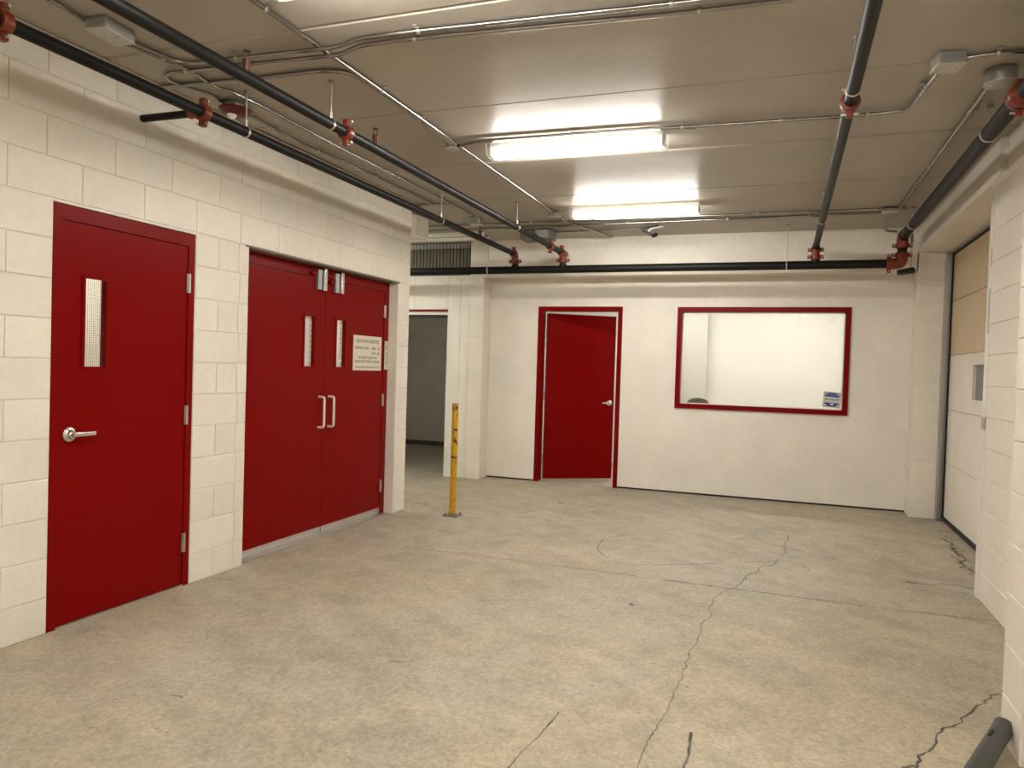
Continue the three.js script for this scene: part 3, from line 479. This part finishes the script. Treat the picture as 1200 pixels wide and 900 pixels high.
// ================================================================ LIGHT FITTINGS
function fluorescent(pos, label, group, opt = {}) {
  const t = thing('strip_light', label, 'light fixture', pos, group), L = 1.22, lit = opt.lit !== false, mat = opt.mat ?? M.tube;
  const s = new THREE.Shape(); s.moveTo(-0.064, -0.001); s.lineTo(0.064, -0.001); s.lineTo(0.064, -0.046); s.lineTo(0.058, -0.05); s.lineTo(-0.058, -0.05); s.lineTo(-0.064, -0.046); s.closePath();
  const h = new THREE.ExtrudeGeometry(s, { depth: L, bevelEnabled: false }); h.translate(0, 0, -L / 2); h.rotateY(Math.PI / 2); part('housing', h, M.whiteMetal, t);
  for (const z of [-0.036, 0.036]) {
    const tb = part('tube', cyl(new THREE.Vector3(-0.585, -0.071, z), new THREE.Vector3(0.585, -0.071, z), 0.017, 14), lit ? mat : M.whiteMetal, t);
    for (const q of [-1, 1]) part('end_cap', cyl(new THREE.Vector3(q * 0.585, -0.071, z), new THREE.Vector3(q * 0.597, -0.071, z), 0.0175, 14), M.satin, tb);
  }
  for (const q of [-1, 1]) part('lampholder', rbox(0.012, 0.075, 0.12, 0.004).translate(q * 0.604, -0.06, 0), M.whiteMetal, t);
  if (opt.guard !== false) {
    const w = [], r = 0.0016, ys = [[0.088, -0.004], [0.09, -0.05], [0.072, -0.094], [0.025, -0.104], [-0.025, -0.104], [-0.072, -0.094], [-0.09, -0.05], [-0.088, -0.004]];
    for (const [z, y] of ys) w.push(sweep([new THREE.Vector3(-0.625, y, z), new THREE.Vector3(0.625, y, z)], r, 5));
    for (let i = 0; i <= 25; i++) { const x = -0.625 + i * 0.05; w.push(sweep(ys.map(([z, y]) => new THREE.Vector3(x, y, z)), r, 5)); }
    part('wire_guard', w, M.guardWire, t);
  }
  if (lit) for (const q of opt.sides === false ? [] : [-1, 1]) { const l = new THREE.RectAreaLight(lin(...LAMP_COLOR), SIDE_LIGHT * (opt.power ?? PANEL_LIGHT) / PANEL_LIGHT, 1.17, 0.05); l.name = 'strip_light_glow'; l.position.set(0, -0.085, q * 0.062); l.rotation.order = 'YXZ'; l.rotation.y = q > 0 ? Math.PI : 0; l.rotation.x = -0.6; t.add(l); }
  if (lit) { const l = new THREE.RectAreaLight(lin(...LAMP_COLOR), opt.power ?? PANEL_LIGHT, 1.17, 0.13); l.name = 'strip_light_glow'; l.position.set(0, -0.098, 0); l.rotation.x = -Math.PI / 2; t.add(l); }
  return t;
}
const ROW = -1.42, G = 'caged strip lights along the garage ceiling';
fluorescent(V(ROW, H, 5.02), 'lit caged strip light between two plank seams with conduits running behind it', G);
fluorescent(V(ROW, H, 7.2), 'lit caged strip light next to the back beam', G);
fluorescent(V(ROW, H, 2.56), 'lit caged strip light over the single red door end of the bay', G);
fluorescent(V(-0.2, H, 1.5), 'lit caged strip light at the rear of the bay', G);
fluorescent(V(-0.2, H, -0.4), 'lit caged strip light beside the rear wall', G);
fluorescent(V(-1.6, 2.8, 10.4), 'lit strip light on the office ceiling near the ajar door', 'office strip lights', { guard: false, sides: false, mat: M.officeTube, power: OFFICE_LIGHT });
fluorescent(V(0.2, 2.8, 10.4), 'lit strip light on the office ceiling behind the window', 'office strip lights', { guard: false, sides: false, mat: M.officeTube, power: OFFICE_LIGHT });
fluorescent(V(-4.45, H, 3.2), 'lit strip light in the room behind the single red door', null, { guard: false, sides: false, mat: M.officeTube, power: STORE_LIGHT });
fluorescent(V(-5.35, H, 7.6), 'lit strip light deep in the passage', null, { guard: false, sides: false, mat: M.officeTube, power: 8 });
fluorescent(V(-5.9, H, 10.6), 'dim strip light in the room beyond the passage opening', null, { guard: false, sides: false, mat: M.dimTube, power: 1.1 });
fluorescent(V(-4.0, H, 8.25), 'unlit strip light on the passage ceiling', null, { guard: false, lit: false });
{ const t = thing('lobby_lamp', 'small lamp in the lift lobby behind the double doors', 'lamp', V(-4.05, 2.99, 5.2)); part('base', cyl(new THREE.Vector3(0, 0, 0), new THREE.Vector3(0, 0.04, 0), 0.09, 20), M.whiteMetal, t); part('bulb', new THREE.SphereGeometry(0.05, 16, 12).translate(0, -0.05, 0), M.officeTube, t); const l = new THREE.PointLight(lin(...LAMP_COLOR), LIFT_LIGHT); l.position.set(0, -0.05, 0); l.shadow.radius = 2; l.name = 'lobby_lamp_glow'; t.add(l); }

// ================================================================ SPRINKLER PIPES
const RP = 0.0305, RM = 0.0445;
function coupling(parent, c, axis, r, name = 'coupling', mat = M.coupling) {   // grooved clamp: ring with two bolt ears
  const side = Math.abs(axis.y) > 0.5 ? AX : AY, g = [ring(c, axis, r + 0.016, 0.05, 22, 0.02)];
  const o = part(name, g, mat, parent);
    for (const s of [-1, 1]) { const e = rbox(0.035, 0.035, 0.035, 0.006); const q = c.clone().addScaledVector(side, s * (r + 0.03)); part('ear', e.translate(q.x, q.y, q.z), mat, o); const perp = axis.clone().cross(side).normalize(); part('bolt', cyl(q.clone().addScaledVector(perp, -0.04), q.clone().addScaledVector(perp, 0.04), 0.007, 8), M.satin, o); }
  return o;
}
function hanger(parent, p, r, axis, top = H) {                               // threaded rod, clevis loop and ceiling flange
  const o = part('hanger', [cyl(new THREE.Vector3(p.x, p.y + r + 0.03, p.z), new THREE.Vector3(p.x, top, p.z), 0.005, 8)], M.galv, parent);
  part('loop', [ring(p, axis, r + 0.005, 0.014, 22, 0.005), cyl(new THREE.Vector3(p.x, p.y + r, p.z), new THREE.Vector3(p.x, p.y + r + 0.04, p.z), 0.010, 8)], M.satin, o);
  part('flange', cyl(new THREE.Vector3(p.x, top - 0.016, p.z), new THREE.Vector3(p.x, top, p.z), 0.018, 12), M.boxSteel, o);
}
function sprinkler(parent, p) {                                               // upright head on a short nipple
  const o = part('sprinkler_head', [cyl(p.clone(), p.clone().add(new THREE.Vector3(0, 0.045, 0)), 0.017, 12), cyl(p.clone().add(new THREE.Vector3(0, 0.045, 0)), p.clone().add(new THREE.Vector3(0, 0.06, 0)), 0.02, 6)], M.brass, parent);
  const q = p.clone().add(new THREE.Vector3(0, 0.06, 0)); part('deflector', [sweep([q.clone().add(new THREE.Vector3(-0.012, 0, 0)), q.clone().add(new THREE.Vector3(-0.012, 0.028, 0)), q.clone().add(new THREE.Vector3(0, 0.036, 0)), q.clone().add(new THREE.Vector3(0.012, 0.028, 0)), q.clone().add(new THREE.Vector3(0.012, 0, 0))], 0.003, 6), cyl(q.clone().add(new THREE.Vector3(0, 0.036, 0)), q.clone().add(new THREE.Vector3(0, 0.039, 0)), 0.019, 14)], M.brass, o);
}
const ZM = 8.4, YM = 2.598, YB = 2.785, XA = -3.067, XS = -2.478, XM = 0.25, XG = 1.054, YG = 2.866;
function branch(name, label, x, d0, d1, y = YB, r = RP) {
  const t = thing(name, label, 'pipe', V(0, 0, 0), 'black sprinkler pipes'); part('pipe', cyl(V(x, y, d0), V(x, y, d1), r, 20), M.blackPipe, t); return t;
}
{ // pipe next to the left wall
  const t = branch('sprinkler_pipe', 'black sprinkler pipe with a side stub running beside the block wall', XA, -2.9, ZM);
  coupling(t, V(XA, YB, 2.185), AZ, RP); coupling(t, V(XA, YB, 3.31), AZ, RP, 'tee_clamp');
  part('side_stub', cyl(V(XA - 0.02, YB, 3.305), V(XL + 0.012, YB, 3.30), 0.021, 16), M.blackPipe, t); part('stub_collar', [cyl(V(XA - 0.02, YB, 3.305), V(XA - 0.085, YB, 3.305), 0.026, 16, 0.029)], M.coupling, t);
  for (const d of [1.2, 3.66, 6.35]) hanger(t, V(XA, YB, d), RP, AZ);
  part('drop', cyl(V(XA, YM, ZM), V(XA, YB + 0.005, ZM), RP * 0.95, 16), M.blackPipe, t); part('elbow', [sweep(bends([V(XA, YB, ZM - 0.07), V(XA, YB, ZM), V(XA, YB - 0.09, ZM)], 0.06), RP + 0.008, 16)], M.coupling, t);
  coupling(t, V(XA, YB - 0.085, ZM), AY, RP); coupling(t, V(XA, YB, ZM - 0.06), AZ, RP);
  sprinkler(t, V(XA, YB + RP - 0.005, 7.3));
}
{ // second pipe
  const t = branch('sprinkler_pipe', 'black sprinkler pipe with upright sprinkler heads between wall pipe and strip lights', XS, -2.9, ZM);
  sprinkler(t, V(XS, YB + RP - 0.005, 2.95)); sprinkler(t, V(XS, YB + RP - 0.005, 4.15)); sprinkler(t, V(XS, YB + RP - 0.005, 7.35));
  coupling(t, V(XS, YB, 3.82), AZ, RP); coupling(t, V(XS, YB, 7.90), AZ, RP); coupling(t, V(XS, YB, ZM - 0.07), AZ, RP);
  for (const d of [1.2, 3.66, 6.80]) hanger(t, V(XS, YB, d), RP, AZ);
  part('drop', cyl(V(XS, YM, ZM), V(XS, YB + 0.005, ZM), RP * 0.95, 16), M.blackPipe, t); part('tee', [cyl(V(XS, YB, ZM - 0.07), V(XS, YB, ZM + 0.08), RP + 0.008, 16), cyl(V(XS, YB, ZM), V(XS, YB - 0.1, ZM), RP + 0.008, 16)], M.coupling, t);
  coupling(t, V(XS, YB - 0.085, ZM), AY, RP); part('end_cap', cyl(V(XS, YB, ZM + 0.08), V(XS, YB, ZM + 0.14), RP + 0.012, 14, RP), M.boxSteel, t);
}
{ // pipe right of the strip lights
  const t = branch('sprinkler_pipe', 'black sprinkler pipe with a red clamp halfway between strip lights and garage side', XM, -2.9, ZM);
  coupling(t, V(XM, YB, 4.03), AZ, RP); hanger(t, V(XM, YB, 3.86), RP, AZ); hanger(t, V(XM, YB, 7.0), RP, AZ); hanger(t, V(XM, YB, 1.2), RP, AZ);
  part('drop', cyl(V(XM, YM, ZM), V(XM, YB + 0.005, ZM), RP * 0.95, 16), M.blackPipe, t); part('elbow', [sweep(bends([V(XM, YB, ZM - 0.06), V(XM, YB, ZM), V(XM, YB - 0.09, ZM)], 0.05), RP + 0.008, 16)], M.coupling, t);
  coupling(t, V(XM, YB - 0.03, ZM), AY, RP); coupling(t, V(XM, YB - 0.105, ZM), AY, RP); sprinkler(t, V(XM, YB + RP - 0.005, 2.6));
}
{ // big main along the garage side
  const t = branch('sprinkler_main', 'thick black main pipe with red elbows running above the garage door', XG, 4.36, ZM - 0.09, YG, RM);
  part('pipe', cyl(V(XG, YG, -2.9), V(XG, YG, 4.3), RM, 20), M.blackPipe, t);
  part('elbow', new THREE.SphereGeometry(RM + 0.022, 20, 14).translate(XG, YG, -4.36), M.coupling, t); coupling(t, V(XG, YG, 4.42), AZ, RM);
  hanger(t, V(XG, YG, 5.02), RM, AZ); hanger(t, V(XG, YG, 7.75), RM, AZ);
  part('elbow', sweep(bends([V(XG, YG, ZM - 0.11), V(XG, YG, ZM), V(XG, YG - 0.1, ZM)], 0.085), RM + 0.01, 18), M.coupling, t);
  part('drop', cyl(V(XG, YG - 0.08, ZM), V(XG, YM + 0.07, ZM), RM, 18), M.blackPipe, t); coupling(t, V(XG, YG - 0.09, ZM), AY, RM); coupling(t, V(XG, YM + 0.085, ZM), AY, RM);
  part('elbow', sweep(bends([V(XG, YM + 0.1, ZM), V(XG, YM, ZM), V(XG - 0.11, YM, ZM)], 0.085), RM + 0.01, 18), M.coupling, t); coupling(t, V(XG - 0.115, YM, ZM), AX, RM);
}
{ // main along the back beam
  const t = thing('sprinkler_main', 'long black main pipe crossing in front of the back beam', 'pipe', V(0, 0, 0), 'black sprinkler pipes');
  part('pipe', cyl(V(-6.25, YM, ZM), V(XG - 0.11, YM, ZM), RM, 22), M.blackPipe, t);
  hanger(t, V(-3.41, YM, ZM), RM, AX); hanger(t, V(-0.03, YM, ZM), RM, AX);
  for (const x of [XA, XS, XM]) part('outlet', cyl(V(x, YM + 0.02, ZM), V(x, YM + RM + 0.02, ZM), RP + 0.012, 16), M.blackPipe, t);
}

// ================================================================ CONDUITS AND BOXES
const YC = 3.012;
function conduit(label, pts, r = 0.0125, straps = [], rad = 0.12) {
  const t = thing('conduit', label, 'conduit', V(0, 0, 0), 'steel conduits on the ceiling'), line = bends(pts, rad);
  part('tube', sweep(line, r, 10), M.emt, t);
  let L = 0; const cum = [0]; for (let i = 1; i < line.length; i++) { L += line[i].distanceTo(line[i - 1]); cum.push(L); }
  for (const s of straps) { const w = s * L; let i = 1; while (i < line.length - 1 && cum[i] < w) i++; const f = (w - cum[i - 1]) / (cum[i] - cum[i - 1]), p = line[i - 1].clone().lerp(line[i], f), ax = line[i].clone().sub(line[i - 1]).normalize(), sd = ax.clone().cross(AY).normalize(); const q = p.clone().addScaledVector(sd, r + 0.016); const e = new THREE.BoxGeometry(0.022, 0.004, 0.03); part('strap', [ring(p, ax, r + 0.003, 0.02, 12, 0.003), e.translate(q.x, Math.min(H - 0.003, p.y + r), q.z)], M.galv, t); }
  return t;
}
const at = (list, y = YC) => list.map(p => ceilAt(p[0], p[1], p[2] ?? y));
const seg = n => Array.from({ length: n }, (_, i) => (i + 0.6) / n);
conduit('long conduit parallel to the strip lights from the rear to the round box', [V(-2.255, YC, -2.5), V(-2.255, YC, 4.86)], 0.0125, [0.6, 0.72, 0.86]);
conduit('conduit continuing from the round box towards the back beam', [V(-2.255, YC, 4.92), V(-2.255, YC, 7.75)], 0.0125, [0.35, 0.8]);
conduit('upper of two conduits that cross the planks with a dogleg', at([[57, -2], [108, 30], [207, 72], [224, 74], [377, 57, 2.985], [398, 54, 2.985], [420, 45], [483, 37], [800, 3], [960, -16]]), 0.0115, [0.28, 0.55, 0.85], 0.09);
conduit('lower of two conduits that cross the planks, looping back to the fire alarm', at([[269, 124], [258, 117], [242, 109], [224, 104.5], [199, 94.5], [193, 88], [202, 85], [264, 78], [390, 65, 2.985], [402, 63, 2.985], [420, 53.5], [467, 47], [800, 15], [930, -1]]), 0.0115, [0.18, 0.55, 0.9], 0.05);
conduit('conduit curving from the wall side to join the long run at the round box', at([[191, 102], [313, 90.5], [377, 82.5], [408, 84], [433, 98], [528, 167]]), 0.0135, [0.25, 0.8], 0.2);
conduit('conduit running beside the sprinkler pipes from the steel box', at([[143, 50], [207, 75], [229, 86], [252, 102], [268, 106], [300, 121], [400, 174], [556, 253]]), 0.0115, [0.05, 0.4, 0.6], 0.05);
conduit('conduit running on from the fire alarm along the block wall', at([[292, 135], [353, 168], [400, 188], [507, 239]]), 0.0115, [0.3, 0.6], 0.05);
conduit('short conduit crossing under the planks in front of the passage', at([[462, 244], [507, 239], [527, 238]]), 0.011);
conduit('conduit behind the strip light farther from the back beam bending up to the square box', [...at([[538, 171], [552, 167]]), V(-0.9, YC, 4.905), V(0.45, YC, 4.96), V(0.62, YC, 4.93), V(0.69, YC, 4.28)], 0.0115, [0.45, 0.62, 0.76, 0.92], 0.14);
conduit('thin conduit tight behind the strip light farther from the back beam', [V(-2.2, YC, 4.90), V(-2.05, YC, 4.86), V(-0.85, YC, 4.885), V(-0.6, YC, 4.95)], 0.0095, [0.5]);
conduit('conduit leaving the square box towards the garage side', at([[1126, 69], [1167, 62], [1215, 59]]), 0.0115, [0.5]);
conduit('straight conduit from the wall box to the crossing conduits near the garage door', [V(0.965, YC, 4.60), V(0.93, YC, 7.80)], 0.0125, [0.14, 0.52]);
conduit('upper conduit crossing the whole ceiling near the back beam', [V(-4.2, YC, 7.68), V(-2.25, YC, 7.70), V(0.99, YC, 7.72)], 0.0115, [0.3, 0.55, 0.75, 0.95]);
conduit('lower conduit crossing the ceiling near the back beam', [V(-4.2, YC, 7.98), V(-0.6, YC, 7.92), V(0.93, YC, 7.90)], 0.0135, [0.2, 0.5, 0.7, 0.85]);
conduit('bent conduit end dropping to the back beam by the garage corner', [V(0.93, YC, 7.9), V(0.915, YC, 8.35), V(0.915, 2.97, 8.62), V(1.03, 2.965, 8.66)], 0.013, [0.3], 0.06);
conduit('conduit from the dark ceiling unit towards the small lamp bracket', [V(-2.9, YC, 8.3), V(-2.0, YC, 8.27), V(-1.5, YC, 8.25), V(-1.35, YC, 8.12)], 0.0095, [0.4]);
conduit('angled conduit end reaching the back beam', [V(-2.255, YC, 7.75), V(-2.1, YC, 8.25), V(-1.98, YC, 8.72)], 0.0115, [], 0.1);
conduit('upper pair of rear conduits left of the steel box', at([[30, -18], [58, 0], [112, 31]]), 0.0115, []);

function jbox(name, label, c, w, h, d, turn = 0, round = false) {
  const t = thing(name, label, 'junction box', V(c[0], H, c[1]), 'junction boxes'); t.rotation.y = turn;
  if (round) { part('body', cyl(new THREE.Vector3(0, -h, 0), new THREE.Vector3(0, 0, 0), w / 2, 8), M.boxSteel, t); part('cover', cyl(new THREE.Vector3(0, -h - 0.006, 0), new THREE.Vector3(0, -h, 0), w / 2 + 0.002, 24), M.boxCover, t); }
  else { part('body', rbox(w, h, d, 0.008).translate(0, -h / 2, 0), M.boxSteel, t); part('cover', rbox(w + 0.004, 0.008, d + 0.004, 0.003).translate(0, -h - 0.003, 0), M.boxCover, t); part('knockout', [-1, 0, 1].flatMap(k => [cyl(new THREE.Vector3(k * w * 0.28, -h / 2, d / 2), new THREE.Vector3(k * w * 0.28, -h / 2, d / 2 + 0.002), 0.011, 12)]), M.unitPanel, t); }
  part('screw', [-1, 1].map(s => cyl(new THREE.Vector3(s * w * 0.3, -h - 0.012, 0), new THREE.Vector3(s * w * 0.3, -h - 0.005, 0), 0.005, 8)), M.galv, t); return t;
}
jbox('junction_box', 'square steel junction box above the block wall near the single door', [-3.12, 2.75], 0.12, 0.055, 0.19, 0.1);
jbox('junction_box', 'square steel box with pale cover at the end of the long crossing conduit', [0.695, 4.20], 0.125, 0.06, 0.125, 0.15);
jbox('junction_box', 'steel octagon box beside the thick main pipe elbow', [0.98, 4.47], 0.15, 0.065, 0.15, 0, true);
jbox('round_box', 'round white cover box where the conduits meet beside a strip light end', [-2.31, 4.93], 0.10, 0.035, 0.10, 0, true);
jbox('junction_box', 'small dark steel box on the passage side near the back beam', [-3.18, 7.45], 0.12, 0.07, 0.12);
jbox('junction_box', 'flat steel box on the conduits near the garage corner', [0.86, 7.78], 0.13, 0.035, 0.10);
jbox('junction_box', 'small steel box where the long conduit meets the crossing conduits', [-2.26, 7.32], 0.1, 0.045, 0.1);
{ // fire alarm
  const t = thing('fire_alarm', 'dark red fire alarm sounder under a steel back box over the wall pipe', 'alarm', V(-3.27, H, 3.80));
  part('back_box', rbox(0.115, 0.045, 0.115, 0.01).translate(0, -0.0225, 0), M.boxSteel, t);
  part('dish', new THREE.LatheGeometry([[0, -0.09], [0.05, -0.09], [0.075, -0.082], [0.098, -0.055], [0.1, -0.046], [0, -0.045]].map(p => new THREE.Vector2(...p)), 32), M.alarmRed, t);
  part('strobe_lens', new THREE.SphereGeometry(0.03, 18, 12, 0, Math.PI * 2, Math.PI / 2, Math.PI / 2).translate(0, -0.086, 0.03), M.clearLens, t);
}
{ // dark unit by the beam
  const t = thing('ceiling_unit', 'dark grey metal box fixed under the ceiling beside the back beam', 'box', V(-2.73, H, 8.22));
  part('casing', rbox(0.36, 0.125, 0.24, 0.006).translate(0, -0.0625, 0), M.unit, t); part('front_panel', rbox(0.13, 0.09, 0.008, 0.002).translate(0.09, -0.062, 0.122), M.unitPanel, t); part('bracket', [rbox(0.018, 0.05, 0.03, 0.003).translate(0.02, -0.03, 0.13)], M.galv, t);
}
{ // twin-head lamp bracket under the second light
  const t = thing('lamp_bracket', 'small dark bracket with pale arm hanging between a strip light and the back beam', 'bracket', V(-1.46, H, 8.2));
  part('arm', sweep(bends([new THREE.Vector3(0.16, -0.012, 0), new THREE.Vector3(0.03, -0.03, 0), new THREE.Vector3(0.0, -0.07, 0)], 0.04), 0.011, 10), M.whiteMetal, t); part('clamp', [rbox(0.13, 0.03, 0.04, 0.006).rotateZ(-0.5).translate(-0.01, -0.075, 0), cyl(new THREE.Vector3(0.05, -0.11, -0.02), new THREE.Vector3(0.09, -0.105, 0.02), 0.022, 12)], M.black, t);
}
{ // black spot on a drop rod near the garage corner
  const t = thing('spot_sensor', 'small black cylinder hanging on a thin rod by the red pipe elbow', 'sensor', V(1.145, H, 8.45));
  part('rod', cyl(new THREE.Vector3(0, 0, 0), new THREE.Vector3(0, -0.49, 0), 0.005, 8), M.galv, t); part('coupler', cyl(new THREE.Vector3(0, -0.13, 0), new THREE.Vector3(0, -0.22, 0), 0.013, 10), M.boxSteel, t);
  part('body', [cyl(new THREE.Vector3(0.01, -0.495, 0), new THREE.Vector3(-0.12, -0.52, 0.03), 0.032, 16, 0.027), new THREE.SphereGeometry(0.033, 14, 10).translate(0.01, -0.495, 0)], M.black, t);
}

// ================================================================ FLOOR THINGS
{
  const t = thing('bollard_post', 'chipped yellow steel post bolted to the floor near the passage', 'post', V(-2.945, 0, 6.53));
  const g = new THREE.CylinderGeometry(0.031, 0.031, 1.065, 20, 1, true); part('post', g.translate(0, 0.012 + 1.065 / 2, 0), M.yellow, t); part('cap', cyl(new THREE.Vector3(0, 1.07, 0), new THREE.Vector3(0, 1.078, 0), 0.031, 20), M.plate, t); t.children[0].name = 'post';
  const b = part('base_plate', rbox(0.15, 0.012, 0.15, 0.003).translate(0, 0.006, 0), M.plate, t); part('bolt', [[-1, -1], [1, -1], [-1, 1], [1, 1]].map(([x, z]) => cyl(new THREE.Vector3(x * 0.055, 0.012, z * 0.055), new THREE.Vector3(x * 0.055, 0.03, z * 0.055), 0.009, 6)), M.plate, t); part('weld', [ring(new THREE.Vector3(0, 0.018, 0), AY, 0.04, 0.014, 18, 0.01)], M.plate, t);
}
{
  const t = thing('grey_tube', 'dark grey slotted tube lying at the foot of the block column', 'tube', V(0, 0, 0));
  const a = V(0.835, 0.085, 3.36), b = V(0.63, 0.037, 2.93); part('tube', sweep(bends([a.clone().add(new THREE.Vector3(0.015, 0.012, -0.03)), a, b], 0.02), 0.036, 18), M.hose, t);
  const p = a.clone().lerp(b, 0.22).add(new THREE.Vector3(-0.012, 0.034, 0)); const s = new THREE.CapsuleGeometry(0.007, 0.035, 4, 8); s.applyQuaternion(new THREE.Quaternion().setFromUnitVectors(AY, b.clone().sub(a).normalize())); part('slot', s.translate(p.x, p.y, p.z), M.black, t);
}
{ // chair in the office
  const t = thing('office_chair', 'dark olive office chair whose back shows over the window sill', 'chair', V(-1.09, 0, 10.1)); t.rotation.y = 0.2;
  const bs = new THREE.Shape(); bs.moveTo(-0.12, 0); bs.lineTo(0.12, 0); bs.quadraticCurveTo(0.17, 0.02, 0.17, 0.1); bs.lineTo(0.13, 0.36); bs.quadraticCurveTo(0.11, 0.43, 0, 0.43); bs.quadraticCurveTo(-0.11, 0.43, -0.13, 0.36); bs.lineTo(-0.17, 0.1); bs.quadraticCurveTo(-0.17, 0.02, -0.12, 0);
  part('backrest', new THREE.ExtrudeGeometry(bs, { depth: 0.04, bevelEnabled: true, bevelSize: 0.012, bevelThickness: 0.012, bevelSegments: 2 }).translate(0, 0.68, 0.2), M.olive, t);
  part('seat', rbox(0.46, 0.07, 0.44, 0.03, 3).translate(0, 0.47, 0), M.olive, t); part('back_bar', sweep(bends([new THREE.Vector3(0, 0.43, 0.05), new THREE.Vector3(0, 0.43, 0.27), new THREE.Vector3(0, 0.85, 0.27)], 0.06), 0.015, 8), M.plastic, t);
  part('stem', cyl(new THREE.Vector3(0, 0.1, 0), new THREE.Vector3(0, 0.44, 0), 0.025, 14), M.plastic, t);
  for (let k = 0; k < 5; k++) { const a = k * 1.2566, x = Math.cos(a), z = Math.sin(a); const l = part('leg', cyl(new THREE.Vector3(0, 0.11, 0), new THREE.Vector3(x * 0.28, 0.075, z * 0.28), 0.02, 8, 0.014), M.plastic, t); part('caster', cyl(new THREE.Vector3(x * 0.28 - z * 0.018, 0.028, z * 0.28 + x * 0.018), new THREE.Vector3(x * 0.28 + z * 0.018, 0.028, z * 0.28 - x * 0.018), 0.028, 12), M.plastic, l); }
}

scene.traverse(o => { if (o.isMesh) { o.castShadow = true; o.receiveShadow = true; } });
renderer.render(scene, camera);
